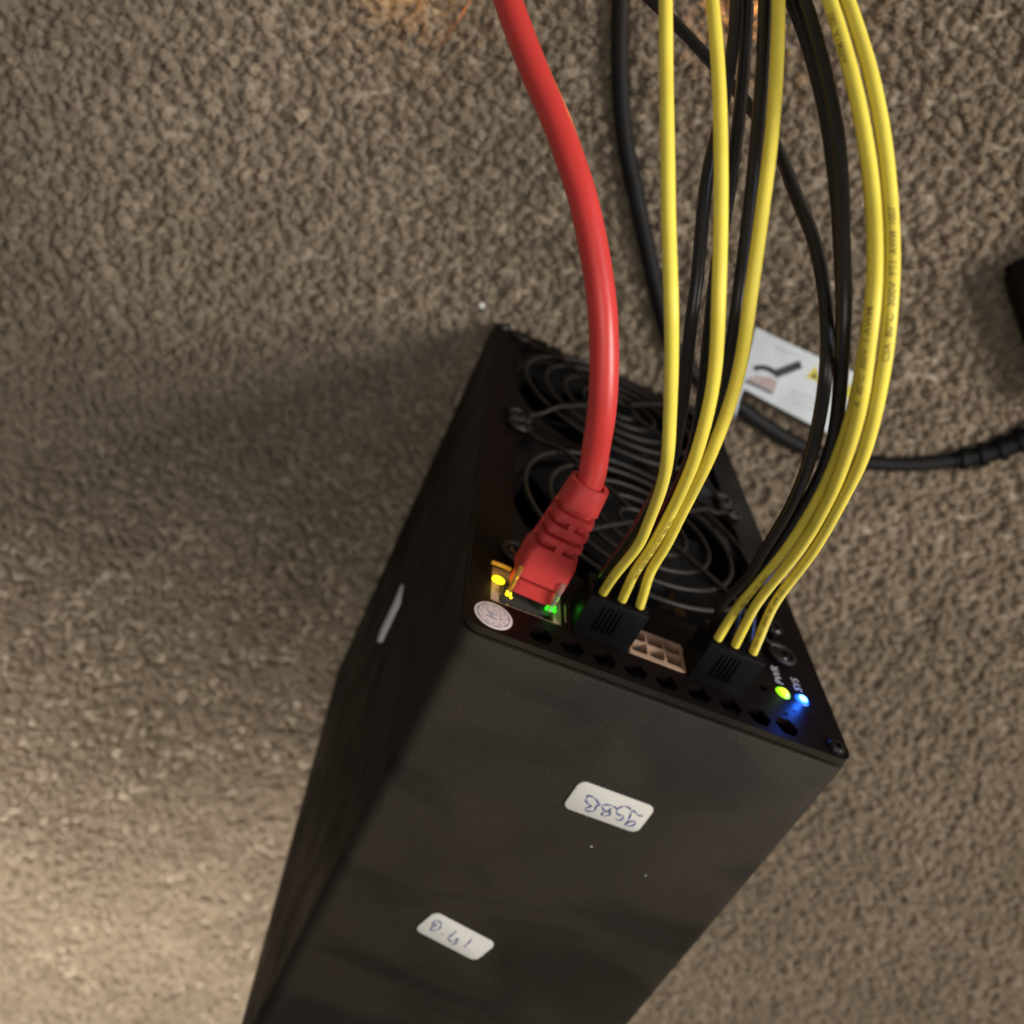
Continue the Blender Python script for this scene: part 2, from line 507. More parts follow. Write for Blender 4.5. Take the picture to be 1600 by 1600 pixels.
R_BLACK_1 = [(51.71, 6.0, 154.83), (50.2, 9.0, 157.0), (48.31, 13.1, 159.51), (44.88, 19.56, 164.64), (43.63, 28.25, 169.63), (39.87, 37.91, 176.39), (34.31, 
51.0, 186.2), (28.5, 61.35, 194.48), (24.11, 68.93, 198.67), (20.77, 74.49, 200.63), (19.61, 78.66, 196.6), (17.48, 82.87, 192.78), (14.84, 87.07, 187.7), 
(11.77, 90.31, 181.88), (8.73, 93.87, 174.75), (4.24, 97.24, 163.96), (-2.83, 100.31, 155.07), (-8.51, 102.4, 149.3), (-13.77, 104.04, 145.0), (-18.99, 105.81, 
140.65)]
R_BLACK_2 = [(55.8, 5.9, 155.03), (54.2, 9.0, 157.0), (52.2, 13.22, 159.26), (47.46, 22.05, 165.29), (42.56, 36.64, 174.83), (36.95, 50.03, 184.72), (32.13, 
60.06, 192.59), (27.27, 68.26, 197.94), (21.66, 77.1, 200.27), (18.36, 83.16, 199.23), (16.14, 88.33, 195.01), (14.05, 93.86, 189.71), (11.03, 99.73, 184.74), 
(6.48, 106.39, 178.04), (3.53, 110.49, 172.56), (1.09, 114.19, 166.25)]
R_BLACK_3 = [(60.29, 5.81, 155.5), (58.4, 9.0, 157.0), (56.04, 13.34, 158.68), (50.25, 22.76, 163.47), (44.33, 38.16, 173.77), (38.75, 50.29, 182.8), (33.16, 
60.23, 190.65), (27.58, 69.13, 195.86), (22.75, 76.59, 197.38), (19.2, 82.96, 196.22), (16.98, 87.86, 191.99), (14.17, 94.0, 186.08), (10.08, 100.69, 180.28), 
(5.29, 107.15, 173.16), (1.71, 111.16, 167.6), (-0.33, 113.53, 162.84)]
RED = [(14.37, 23.21, 149.88), (12.21, 32.45, 151.26), (9.9, 39.32, 152.55), (6.43, 47.69, 151.6), (1.49, 57.29, 148.07), (-3.67, 64.94, 143.48), (-9.56, 
72.21, 137.31), (-13.14, 75.67, 134.18), (-18.1, 80.22, 129.69), (-22.2, 83.4, 125.52), (-26.11, 86.64, 121.39), (-30.02, 90.06, 117.12), (-33.88, 93.6, 
112.81), (-39.04, 98.12, 107.01)]
CORD = [(-8.6, 111.85, 3.5), (-4.89, 103.05, 3.5), (2.39, 88.04, 3.5), (13.57, 69.64, 3.5), (23.44, 57.47, 3.5), (35.35, 43.11, 3.5), (45.33, 31.45, 3.5), 
(56.58, 19.6, 3.5), (71.63, 11.24, 3.5), (88.74, 8.0, 3.5), (100.68, 5.36, 3.5), (117.69, 3.46, 3.5), (132.94, 4.79, 3.5), (153.16, 11.15, 3.5), (169.04, 
19.79, 3.5), (179.58, 27.95, 3.5), (187.43, 39.26, 3.5), (192.45, 50.2, 3.5)]
INK1 = [[(50.67, -34.02), (51.48, -34.3), (52.24, -33.94), (52.67, -32.96), (52.32, -32.47), (51.49, -32.86), (50.74, -33.6), (50.67, -34.02)], [(51.11, 
-33.95), (50.77, -32.03), (50.44, -30.12), (50.63, -29.77), (51.59, -30.35), (52.54, -30.56), (52.96, -30.1)], [(50.16, -30.12), (49.56, -29.51), (48.54, 
-29.34), (47.75, -29.97), (47.31, -30.94), (47.61, -31.7), (48.3, -32.14), (49.37, -32.03), (49.62, -32.69), (49.08, -33.67), (48.18, -33.36)], [(47.26, 
-30.83), (46.29, -30.39), (44.74, -30.61), (44.14, -31.27), (44.63, -32.06), (45.57, -32.26), (46.3, -32.05), (46.57, -32.95), (46.05, -33.58), (45.13, 
-33.62), (45.02, -33.03), (45.92, -32.23), (46.0, -30.91)], [(39.95, -29.69), (40.2, -30.57), (40.33, -31.4), (41.38, -32.04), (42.11, -32.21), (41.29, 
-33.36), (41.47, -33.92), (42.45, -33.84), (43.23, -33.35), (43.07, -32.28), (42.9, -30.83), (41.8, -30.08), (40.62, -29.75), (40.07, -30.13)], [(42.85, 
-30.73), (43.61, -31.13), (43.09, -31.76)]]
INK2 = [[(26.13, -80.33), (26.75, -80.65), (26.25, -82.11), (26.17, -82.92), (27.1, -82.79), (27.78, -82.01), (27.94, -80.7), (27.31, -79.62), (26.32, -79.33), 
(25.95, -80.12), (26.18, -82.45)], [(29.01, -83.12), (29.53, -83.19)], [(31.71, -80.77), (31.33, -82.49), (31.03, -84.19), (32.4, -84.64), (33.11, -83.21), 
(33.26, -85.02), (32.45, -85.72), (31.95, -85.48)], [(35.92, -81.57), (35.91, -83.45), (35.51, -85.38)]]

# ------------------------------------------------------------------ the carpet
CASE_W, CASE_D, CASE_H = 85.0, 161.7, 172.2      # X, -Y, Z
FX0, FX1, FY0, FY1 = -340.0, 570.0, -690.0, 260.0   # pile is built tuft by tuft over this ground


def carpet_colour(m, with_random):
    nt = m.node_tree
    b = nt.nodes['Principled BSDF']
    geo = nt.nodes.new('ShaderNodeNewGeometry')
    n = nt.nodes.new('ShaderNodeTexNoise')
    n.inputs['Scale'].default_value = 9.0
    n.inputs['Detail'].default_value = 6
    nt.links.new(geo.outputs['Position'], n.inputs['Vector'])
    ramp = nt.nodes.new('ShaderNodeValToRGB')
    ramp.color_ramp.elements[0].position = 0.30
    ramp.color_ramp.elements[0].color = (0.43, 0.355, 0.260, 1)
    ramp.color_ramp.elements[1].position = 0.70
    ramp.color_ramp.elements[1].color = (0.56, 0.472, 0.362, 1)
    nt.links.new(n.outputs['Fac'], ramp.inputs['Fac'])
    out = ramp.outputs['Color']
    if with_random:
        oi = nt.nodes.new('ShaderNodeObjectInfo')
        r = nt.nodes.new('ShaderNodeValToRGB')
        r.color_ramp.elements[0].color = (0.86, 0.84, 0.82, 1)
        r.color_ramp.elements[1].color = (1.13, 1.13, 1.14, 1)
        nt.links.new(oi.outputs['Random'], r.inputs['Fac'])
        mx = nt.nodes.new('ShaderNodeMix')
        mx.data_type = 'RGBA'
        mx.blend_type = 'MULTIPLY'
        mx.inputs[0].default_value = 1
        nt.links.new(out, mx.inputs[6])
        nt.links.new(r.outputs['Color'], mx.inputs[7])
        out = mx.outputs[2]
    nt.links.new(out, b.inputs['Base Color'])
    b.inputs['Roughness'].default_value = 0.9
    b.inputs['Specular IOR Level'].default_value = 0.12
    b.inputs['Sheen Weight'].default_value = 0.25
    b.inputs['Sheen Roughness'].default_value = 0.5
    tr = nt.nodes.new('ShaderNodeBsdfTranslucent')          # yarn lets light through
    nt.links.new(out, tr.inputs['Color'])
    ms = nt.nodes.new('ShaderNodeMixShader')
    ms.inputs[0].default_value = 0.5
    nt.links.new(b.outputs[0], ms.inputs[1])
    nt.links.new(tr.outputs[0], ms.inputs[2])
    nt.links.new(ms.outputs[0], nt.nodes['Material Output'].inputs['Surface'])


M['pile'] = mat('carpet_yarn', (0.27, 0.23, 0.19), 0.9)
carpet_colour(M['pile'], True)
M['backing'] = mat('carpet_backing', (0.27, 0.23, 0.19), 0.9, bump=1.0, bump_scale=260)
carpet_colour(M['backing'], False)
M['backing'].node_tree.nodes['Bump'].inputs['Distance'].default_value = 0.004

mb = MB()
mb.add([(-2500, -2500, -1.6), (2500, -2500, -1.6), (2500, 2500, -1.6), (-2500, 2500, -1.6)], [(0, 1, 2, 3)])
carpet = tag(mb.build('carpet', M['backing'], smooth=False), 'beige grey cut pile carpet under everything', kind='structure')


def make_tuft(k):
    """one yarn end: a few twisted plies that flare at the cut tip"""
    rr = random.Random(100 + k)
    mb = MB()
    plies = 17
    for p in range(plies):
        rad0 = 0.98 * math.sqrt((p + .5) / plies)          # sunflower spread, domed tips
        a0 = p * 2.39996 + rr.uniform(-.35, .35)
        h = 8.8 - .7 * rad0 ** 2 + rr.uniform(-.5, .3)
        flare = rad0 * rr.uniform(.25, .75)
        curl = rr.uniform(0.2, 1.5)
        path, rad = [], []
        for i in range(5):
            t = i / 4
            a = a0 + curl * t
            d = rad0 * .75 + flare * t ** 1.8
            path.append((d * math.cos(a), d * math.sin(a), h * t))
            rad.append((0.23 + 0.10 * t) * (1.0 if i < 4 else 0.6))
        mb.tube(path, rad, 4)
    o = mb.build('yarn_tuft', M['pile'], smooth=True, angle=80)
    COL.objects.unlink(o)
    return o


tufts = bpy.data.collections.new('yarn_tufts')
for k in range(7):
    tufts.objects.link(make_tuft(k))

sp = 2.05
gx = np.arange(FX0, FX1, sp)
gy = np.arange(FY0, FY1, sp * .9)
GX, GY = np.meshgrid(gx, gy)
GX = GX + (np.arange(len(gy)) % 2)[:, None] * sp * .5
GX = (GX + RNG.uniform(-.7, .7, GX.shape)).ravel()
GY = (GY + RNG.uniform(-.7, .7, GY.shape)).ravel()
keep = ~((GX > 0.8) & (GX < CASE_W - .8) & (GY > -CASE_D + .8) & (GY < -0.8))
GX, GY = GX[keep], GY[keep]


def smooth_field(x, y, seed, scale):
    r = np.random.default_rng(seed)
    out = np.zeros_like(x)
    for _ in range(9):
        a = r.uniform(0, 2 * math.pi)
        k = r.uniform(.5, 1.6) * 2 * math.pi / scale
        out += np.sin((x * math.cos(a) + y * math.sin(a)) * k + r.uniform(0, 6.28))
    return out / 3.0


n = len(GX)
lean_x = 0.12 * smooth_field(GX, GY, 1, 170) + 0.10 * smooth_field(GX, GY, 2, 18) + RNG.normal(0, .16, n)
lean_y = 0.12 * smooth_field(GX, GY, 3, 170) + 0.10 * smooth_field(GX, GY, 4, 18) + RNG.normal(0, .16, n)
rot = np.stack([np.clip(-lean_y, -.95, .95), np.clip(lean_x, -.95, .95), RNG.uniform(0, 6.28, n)], 1)
scl = np.clip(RNG.normal(1.0, .10, n) + 0.07 * smooth_field(GX, GY, 5, 16), .6, 1.4)
me = bpy.data.meshes.new('carpet_pile')
me.vertices.add(n)
me.vertices.foreach_set('co', (np.stack([GX, GY, np.full(n, -7.6)], 1) * S).ravel())
for nm, tp, data in (('rot', 'FLOAT_VECTOR', rot), ('scl', 'FLOAT', scl)):
    at = me.attributes.new(nm, tp, 'POINT')
    at.data.foreach_set('vector' if tp == 'FLOAT_VECTOR' else 'value', data.astype(np.float32).ravel())
at = me.attributes.new('pick', 'INT', 'POINT')
at.data.foreach_set('value', RNG.integers(0, 7, n).astype(np.int32))
me.materials.append(M['pile'])
pile = bpy.data.objects.new('carpet_pile', me)
COL.objects.link(pile)
tag(pile, 'short twisted beige yarn ends of the carpet', 'carpet pile', kind='stuff')
ng = bpy.data.node_groups.new('pile', 'GeometryNodeTree')
ng.interface.new_socket('Geometry', in_out='INPUT', socket_type='NodeSocketGeometry')
ng.interface.new_socket('Geometry', in_out='OUTPUT', socket_type='NodeSocketGeometry')
gi, go = ng.nodes.new('NodeGroupInput'), ng.nodes.new('NodeGroupOutput')
ci = ng.nodes.new('GeometryNodeCollectionInfo')
ci.inputs['Collection'].default_value = tufts
ci.inputs['Separate Children'].default_value = True
ip = ng.nodes.new('GeometryNodeInstanceOnPoints')
ip.inputs['Pick Instance'].default_value = True


def named(nm, tp):
    a = ng.nodes.new('GeometryNodeInputNamedAttribute')
    a.data_type = tp
    a.inputs['Name'].default_value = nm
    return next(s for s in a.outputs if s.enabled and s.name == 'Attribute')


e2r = ng.nodes.new('FunctionNodeEulerToRotation')
ng.links.new(gi.outputs[0], ip.inputs['Points'])
ng.links.new(ci.outputs[0], ip.inputs['Instance'])
ng.links.new(named('pick', 'INT'), ip.inputs['Instance Index'])
ng.links.new(named('rot', 'FLOAT_VECTOR'), e2r.inputs[0])
ng.links.new(e2r.outputs[0], ip.inputs['Rotation'])
ng.links.new(named('scl', 'FLOAT'), ip.inputs['Scale'])
ng.links.new(ip.outputs[0], go.inputs[0])

# ------------------------------------------------------------------ the computer case
H = CASE_H
case = tag(empty('computer_case', (CASE_W / 2, -CASE_D / 2, 0)),
           'black metal computer case standing on end on the carpet, with two fan guards', 'computer')


def Z(v):                    # distance below the case's top edge -> height
    return H - v


mb = MB()
outer = rrect(0, 0, CASE_W, H, 3.6, 8)
inner = rrect(1.2, 1.2, CASE_W - 1.2, H - 1.2, 2.4, 8)
k = len(outer)
ring = lambda poly, y: [(a, y, b) for a, b in poly]
shr = rrect(.25, .25, CASE_W - .25, H - .25, 3.4, 8)
vs = ring(outer, -CASE_D) + ring(outer, -2.65) + ring(shr, -2.4) + ring(inner, -2.4) + ring(inner, -CASE_D + 1.5)
fs = []
for lvl in range(4):
    for i in range(k):
        j = (i + 1) % k
        fs.append((lvl * k + i, lvl * k + j, (lvl + 1) * k + j, (lvl + 1) * k + i))
fs.append(tuple(range(k)))
fs.append(tuple(range(4 * k, 5 * k))[::-1])
mb.add(vs, fs)
shell = mb.build('shell', M['coat'], case, angle=50)

# dark folded liner that shows as the seam between shell and front plate
mb = MB()
lo = rrect(1.15, 1.15, CASE_W - 1.15, H - 1.15, 2.5, 8)
li = rrect(2.2, 2.2, CASE_W - 2.2, H - 2.2, 1.6, 8)
vs = ring(lo, -6) + ring(lo, -1.52) + ring(li, -1.52) + ring(li, -6)
fs = [(l * k + i, l * k + (i + 1) % k, ((l + 1) % 4) * k + (i + 1) % k, ((l + 1) % 4) * k + i) for l in range(4) for i in range(k)]
mb.add(vs, fs)
mb.build('liner', M['cavity'], case, angle=50)

# front plate with its cut-outs
FAN_X = 42.5
FAN_V = (62.0, 133.0)
HALF = 33.2
HEX = [15.6, 22.3, 29.1, 35.9, 42.8, 50.0, 57.2, 63.8, 70.3]
PORT = (5.0, Z(22.8), 20.6, Z(10.0))
holes = [rrect(FAN_X - HALF, Z(v) - HALF, FAN_X + HALF, Z(v) + HALF, 11.5, 8) for v in FAN_V]
holes += [circle(x, Z(4.4), 2.75, 6, 0.0) for x in HEX]
holes += [rrect(PORT[0], PORT[1], PORT[2], PORT[3], .4, 2)]
SOCK_X = (22.1, 35.1, 48.1)
SOCK_Z = (Z(18.6), Z(9.6))
holes += [rrect(SOCK_X[0] - .1, SOCK_Z[0] - .15, SOCK_X[2] + 13.0, SOCK_Z[1] + .15, .5, 2)]
LED_X = (72.4, 77.1)
LED_Z = Z(15.8)
holes += [circle(x, LED_Z, 1.75, 24) for x in LED_X]
holes += [circle(71.2, Z(8.6), .5, 10), circle(73.8, Z(10.6), .45, 10), circle(77.4, Z(10.4), .45, 10)]
holes += [circle(67.2, Z(15.0), 1.1, 14)]
plate('front_plate', rrect(.25, .25, CASE_W - .25, H - .25, 3.4, 8), holes, -1.5, 0.0, M['panel'], case, bevel=0.12)
fp = bpy.data.objects['front_plate'].data          # the folded rim carries the same coat as the shell
fp.materials.append(M['coat'])
for p in fp.polygons:
    c = p.center / S
    if abs(p.normal.y) < .6 and (min(c.x, CASE_W - c.x) < .6 or min(c.z, H - c.z) < .6 or (min(c.x, CASE_W - c.x) < 4 and min(c.z, H - c.z) < 1.6)):
        p.material_index = 1

# fans behind the cut-outs
SCREWS = []
for v in FAN_V:
    zc = Z(v)
    fan = plate('fan', rrect(FAN_X - 35.2, zc - 35.2, FAN_X + 35.2, zc + 35.2, 3, 4), [circle(FAN_X, zc, 33.0, 48)], -4.5, -1.9, M['fan'], case)
    mb = MB()
    mb.lathe([(33.0, -2), (33.0, -22)], (FAN_X, 0, zc), (0, 1, 0), 48)
    mb.f = mb.f[:-2]
    mb.build('duct', M['cavity'], fan)
    mb = MB()
    mb.lathe([(15.5, -20), (15.5, -5.2), (14.6, -4.4), (0.1, -4.3)], (FAN_X, 0, zc), (0, 1, 0), 40)
    mb.build('hub', M['fan'], fan)
    for b in range(7):
        mb = MB()
        vs, fs = [], []
        for i in range(9):
            r = 15 + (31.8 - 15) * i / 8
            for j in range(7):
                s = j / 6
                a = 2 * math.pi * b / 7 + .3 + (0.26 * i / 8) + (s - .5) * (0.86 - .12 * i / 8)
                y = -6.0 - 11 * s + 1.2 * math.sin(s * math.pi)
                vs.append((FAN_X + r * math.cos(a), y, zc + r * math.sin(a)))
        off = len(vs)
        vs += [(x, y - .9, z) for x, y, z in vs]
        for i in range(8):
            for j in range(6):
                q = (i * 7 + j, i * 7 + j + 1, (i + 1) * 7 + j + 1, (i + 1) * 7 + j)
                fs += [q, tuple(o + off for o in q[::-1])]
        for i in range(8):
            for j in (0, 6):
                fs.append((i * 7 + j, (i + 1) * 7 + j, (i + 1) * 7 + j + off, i * 7 + j + off))
        for j in range(6):
            for i in (0, 8):
                fs.append((i * 7 + j, i * 7 + j + 1, i * 7 + j + 1 + off, i * 7 + j + off))
        mb.add(vs, fs)
        mb.build('blade', M['fan'], fan)
    # wire guard: concentric rings, four arms ending in eyes round the screws
    guard = None
    for r in (31.4, 25.0, 18.6, 12.2, 6.2):
        mb = MB()
        yy = 2.4 if r < 31 else 2.0
        mb.tube([(FAN_X + r * math.cos(a), yy, zc + r * math.sin(a)) for a in np.linspace(0, 2 * math.pi, 72, endpoint=False)], .62, 10, closed=True)
        o = mb.build('fan_guard' if guard is None else 'ring', M['guard'], case if guard is None else guard)
        guard = guard or o
    D = 32.6
    for sx in (-1, 1):
        for sz in (-1, 1):
            ux, uz = sx / math.sqrt(2), sz / math.sqrt(2)
            R0 = D * math.sqrt(2)
            path = [(FAN_X + ux * r, y, zc + uz * r) for r, y in ((5.4, 3.7), (14, 3.8), (24, 3.75), (30.5, 3.5), (33.2, 2.9), (36, 1.6), (40, .95), (R0 - 3.2, .9))]
            p = catmull(path, 1.0)
            eye = [(FAN_X + sx * D + 3.0 * math.cos(a), .9, zc + sz * D + 3.0 * math.sin(a))
                   for a in np.linspace(0, 5.4, 22) + math.atan2(-uz, -ux) + .25]
            mb = MB()
            mb.tube(np.vstack([p, np.array(eye)]), .62, 10)
            mb.build('arm', M['guard'], guard)
            SCREWS.append((FAN_X + sx * D, zc + sz * D))


def screw(x, z, r, y=0.0, m='screw'):
    mb = MB()
    mb.lathe([(r, y), (r, y + .5), (r * .86, y + .95), (r * .45, y + 1.1), (r * .43, y + .45), (.01, y + .4)], (x, 0, z), (0, 1, 0), 24)
    o = mb.build('screw', M[m], case)
    return o


for x, z in SCREWS:
    screw(x, z, 2.3, 0.3)
for x, z in ((81.4, Z(3.2)), (81.4, Z(169.0)), (3.6, Z(169.0))):
    screw(x, z, 1.9, 0.0)
screw(76.4, Z(41.0), 2.4, -.1)

# status lights and their legend
for x, a, b, colr, pw, txt in ((LED_X[0], 'led_green', 'led_green_core', (0.35, 1, .02), .00007, 'PWR'), (LED_X[1], 'led_blue', 'led_blue_core', (0.02, .15, 1), .0030, 'SYS')):
    mb = MB()
    mb.lathe([(1.7, -3), (1.7, -.1), (1.55, .15), (1.2, .32), (.7, .43)], (x, 0, LED_Z), (0, 1, 0), 28)
    led = tag(mb.build('status_light', M[a], case), 'round lit ' + ('green' if txt == 'PWR' else 'blue') + ' status light')
    mb = MB()
    mb.lathe([(1.02, .36), (.9, .50), (.5, .58), (.02, .6)], (x + .1, 0, LED_Z - .1), (0, 1, 0), 24)
    mb.build('bright_core', M[b], led)
    d = bpy.data.lights.new('status_glow', 'POINT')
    d.energy, d.color, d.shadow_soft_size = pw, colr, .0005
    o = bpy.data.objects.new('status_glow', d)
    COL.objects.link(o)
    o.location = Vector((x + .1, 2.0, LED_Z)) * S
    text_mesh(txt, 2.75, lambda a, b, x=x: (x + .9 - b, .06, LED_Z - 2.8 - a * 1.05), 'legend', M['legend'], case, bold=0.02)

# network port
px0, pz0, px1, pz1 = PORT
port = plate('network_port', rrect(px0 + .15, pz0 + .15, px1 - .15, pz1 - .15, .3, 2), [rrect(px0 + 1.9, pz0 + 1.6, px1 - 1.9, pz1 - .9, .3, 2)], -14, -.5, M['tan'], case)
mb = MB()
mb.box((px0 + 1.0, -14.6, pz0 + 1.0), (px1 - 1.0, -13.6, pz1 - .6))
mb.build('port_back', M['cavity'], port, smooth=False)
for i in range(6):
    mb = MB()
    x = 8.6 + i * 1.45
    mb.box((x, -9, pz1 - 1.5), (x + .6, -.7, pz1 - 1.25))
    mb.build('contact', M['steel'], port, smooth=False)
mb = MB()
mb.lathe([(1.25, -.49), (1.2, -.2), (.8, .05), (.05, .1)], (0, 0, 0), (0, 1, 0), 24)
mb.v = [(6.55 + x * 1.12, y, Z(18.2) + z * .95) for x, y, z in mb.v]
o = mb.build('link_light', M['led_yellow'], port)
tag(o, 'small lit yellow link light')
d = bpy.data.lights.new('link_glow', 'POINT')
d.energy, d.color, d.shadow_soft_size = .0003, (1, .62, .05), .0006
o = bpy.data.objects.new('link_glow', d)
COL.objects.link(o)
o.location = Vector((6.3, 1.6, Z(18.4))) * S
mb = MB()
for dx, dz, r in ((0, 0, .75), (-.55, .85, .6), (.75, -.5, .5), (.9, .7, .42), (-.3, -.9, .5)):
    mb.lathe([(r, -.49), (r * .9, -.1), (r * .4, .15), (.02, .18)], (18.0 + dx, 0, Z(15.4) + dz), (0, 1, 0), 14)
tag(mb.build('link_light', M['led_port_green'], port), 'small lit green link light')
d = bpy.data.lights.new('link_glow', 'POINT')
d.energy, d.color, d.shadow_soft_size = .00010, (.05, 1, .05), .0006
o = bpy.data.objects.new('link_glow', d)
COL.objects.link(o)
o.location = Vector((19.6, 1.8, Z(15.4))) * S
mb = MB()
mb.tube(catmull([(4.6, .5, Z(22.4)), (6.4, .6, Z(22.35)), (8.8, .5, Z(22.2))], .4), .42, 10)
mb.build('light_pipe', M['amber_pipe'], port)  # glint on the port's lower edge, built as a glowing strip

# power sockets: the middle one stands open
for i, x0 in enumerate(SOCK_X):
    z0, z1 = SOCK_Z
    cells = []
    if i == 1:
        for cxi in range(3):
            for czi in range(2):
                a, b = x0 + .6 + cxi * 4.0, z0 + .55 + czi * 4.0
                cells.append(rrect(a, b, a + 3.55, b + 3.55, .5 if (cxi + czi) % 2 else 1.0, 3))
    else:
        cells = [rrect(x0 + .45, z0 + .45, x0 + 12.4, z1 - .45, .3, 2)]
    sk = plate('power_socket', rrect(x0 + .02, z0, x0 + 12.9, z1, .35, 2), cells, -9.0, .35 if i == 1 else -.2, M['cream'], case, bevel=0.06)
    tag(sk, 'open cream six pin power socket' if i == 1 else 'cream power socket with a plug in it')
    mb = MB()
    mb.box((x0 + .3, -9.6, z0 + .3), (x0 + 12.6, -5.6 if i == 1 else -9.05, z1 - .3))
    if i == 1:
        mb.v = [(x, min(y, -7.2) if y > -8 else y, z) for x, y, z in mb.v]
        mb.build('socket_floor', M['tan'], sk, smooth=False)
        for cxi in range(3):
            for czi in range(2):
                a, b = x0 + .75 + cxi * 3.95 + 1.72, z0 + .75 + czi * 3.9 + 1.7
                p = MB()
                p.box((a - .5, -7.3, b - .5), (a + .5, -3.5, b + .5))
                p.build('pin', M['steel'], sk, bevel=.15)

# added black sheet, keeps the vents dark by hiding sockets and port
mb = MB()
mb.box((3.0, -16, Z(8.6)), (64, -1.7, Z(7.7)))
mb.build('vent_baffle', M['cavity'], case, smooth=False)
# small black standoff and folded tab beside the network port
mb = MB()
mb.box((20.95, 0.02, Z(17.5)), (21.25, .35, Z(11.5)))
mb.build('port_tab', M['tan'], case, bevel=.1)

# round seal on the front plate
mb = MB()
SX, SZ, SR = 5.75, Z(5.0), 3.95
mb.lathe([(SR, .02), (SR, .12), (SR - .1, .15), (.02, .15)], (SX, 0, SZ), (0, 1, 0), 48)
seal = tag(mb.build('round_seal', M['seal'], case), 'round pale inspection seal with blue ring and ticks')
mb = MB()
lift = lambda a, b: (SX + a, .17, SZ + b)
ring_pts = [(3.25 * math.cos(t), 3.25 * math.sin(t)) for t in np.linspace(0, 6.29, 40)]
ribbon(mb, ring_pts, .26, lift, False)
for i in range(12):
    t = 2 * math.pi * i / 12
    ribbon(mb, [(2.45 * math.cos(t - .07), 2.45 * math.sin(t - .07)), (2.75 * math.cos(t), 2.75 * math.sin(t)), (2.5 * math.cos(t + .09), 2.5 * math.sin(t + .09))], .3, lift, False)
ribbon(mb, [(-1.7, -1.5), (-.9, -.4), (0.0, .5)], .35, lift)
for a, b, w in ((-.9, .75, 1.2), (.2, 1.0, .9), (1.5, .55, .7)):
    ribbon(mb, [(a - w / 2, b), (a, b + .03), (a + w / 2, b)], .55, lift, False)
ribbon(mb, [(.3 + .7 * math.cos(t), -.9 + .55 * math.sin(t)) for t in np.linspace(.4, 5.6, 12)], .2, lift)
ribbon(mb, [(1.5, -1.1), (1.2, -.8), (1.6, -.5), (1.3, -.2)], .2, lift)
mb.build('seal_print', M['seal_ink'], seal, smooth=False)


# handwritten labels on the top face
def top_label(cx, cy, w, d, ang, ink, what):
    ca, sa = math.cos(math.radians(ang)), math.sin(math.radians(ang))
    poly = [(cx + a * ca - b * sa, cy + a * sa + b * ca) for a, b in rrect(-w / 2, -d / 2, w / 2, d / 2, 1.7, 6)]
    mb = MB()
    mb.prism(poly, lambda a, b, t: (a, b, t), H + .02, H + .30)
    lab = tag(mb.build('paper_label', M['paper'], case, bevel=.05), what)
    mb = MB()
    for s in ink:
        ribbon(mb, s, .42, lambda a, b: (a, b, H + .32))
    mb.build('handwriting', M['pen'], lab, smooth=False)


top_label(45.6, -31.1, 17.6, 8.4, -1.5, INK1, 'rounded white paper label with four handwritten characters in blue')
top_label(32.4, -82.9, 17.6, 8.0, -14.5, INK2, 'rounded white paper label handwritten 0.41 in blue')
# label on the left side, seen almost edge on
mb = MB()
mb.prism([(-64.7, 72.9), (-61.6, 77.4), (-61.1, 87.0), (-68, 87.2), (-76.6, 87.3), (-83.8, 78.4), (-82.2, 74.5), (-77.0, 75.0), (-71.0, 75.2)], lambda a, b, t: (t, a, b), -.3, -.02)
tag(mb.build('side_label', M['side_paper'], case, bevel=.05), 'white label on the left side of the case seen nearly edge on')
# crumbs of dust on the top face
for x, y, r in ((47.5, -43.3, .26), (62.2, -46.4, .22)):
    mb = MB()
    mb.lathe([(r * .5, 0), (r, r * .35), (r * .6, r * .8), (.01, r)], (0, 0, 0), (0, 0, 1), 7)
    aa = random.uniform(0, 3.1)
    st = random.uniform(1.0, 1.9)
    mb.v = [(x + (a * st * math.cos(aa) - b * math.sin(aa)), y + (a * st * math.sin(aa) + b * math.cos(aa)), H + c) for a, b, c in mb.v]
    mb.build('dust_fleck', M['lint'], case)

# ------------------------------------------------------------------ power cables
PRINTS = {}


def to_floor(path, dx, dy):
    """let a wire fall out of the picture and run on over the carpet"""
    x, y, z = path[-1]
    return list(path) + [(x + dx * .10, y + 22, z - 40), (x + dx * .28, y + 52, z * .42), (x + dx * .5, y + 92, 9), (x + dx * .75, y + 150, 3.2), (x + dx, y + 260 + dy, 3.0)]


def print_on_wire(path, start, txt, m, wire, ang=0.0, size=1.25):
    """small lettering wrapped on a wire, running along it, turned toward the room above"""
    seg = np.linalg.norm(np.diff(path, axis=0), axis=1)
    L = np.concatenate([[0], np.cumsum(seg)])
    view = np.array((-32.0, 100.0, 316.0))

    def mapper(a, b):
        s = start + a
        p = np.array([np.interp(s, L, path[:, i]) for i in range(3)])
        q = np.array([np.interp(s + .6, L, path[:, i]) for i in range(3)])
        T = q - p
        T /= np.linalg.norm(T)
        up = view - p
        up -= T * (up @ T)
        up /= np.linalg.norm(up)
        side = np.cross(up, T)
        th = ang + (b - size * .35) / WR
        return p + (WR + .03) * (up * math.cos(th) + side * math.sin(th))
    text_mesh(txt, size, mapper, 'printed_text', m, wire, cuts=2, bold=.012)


WR = 0.92


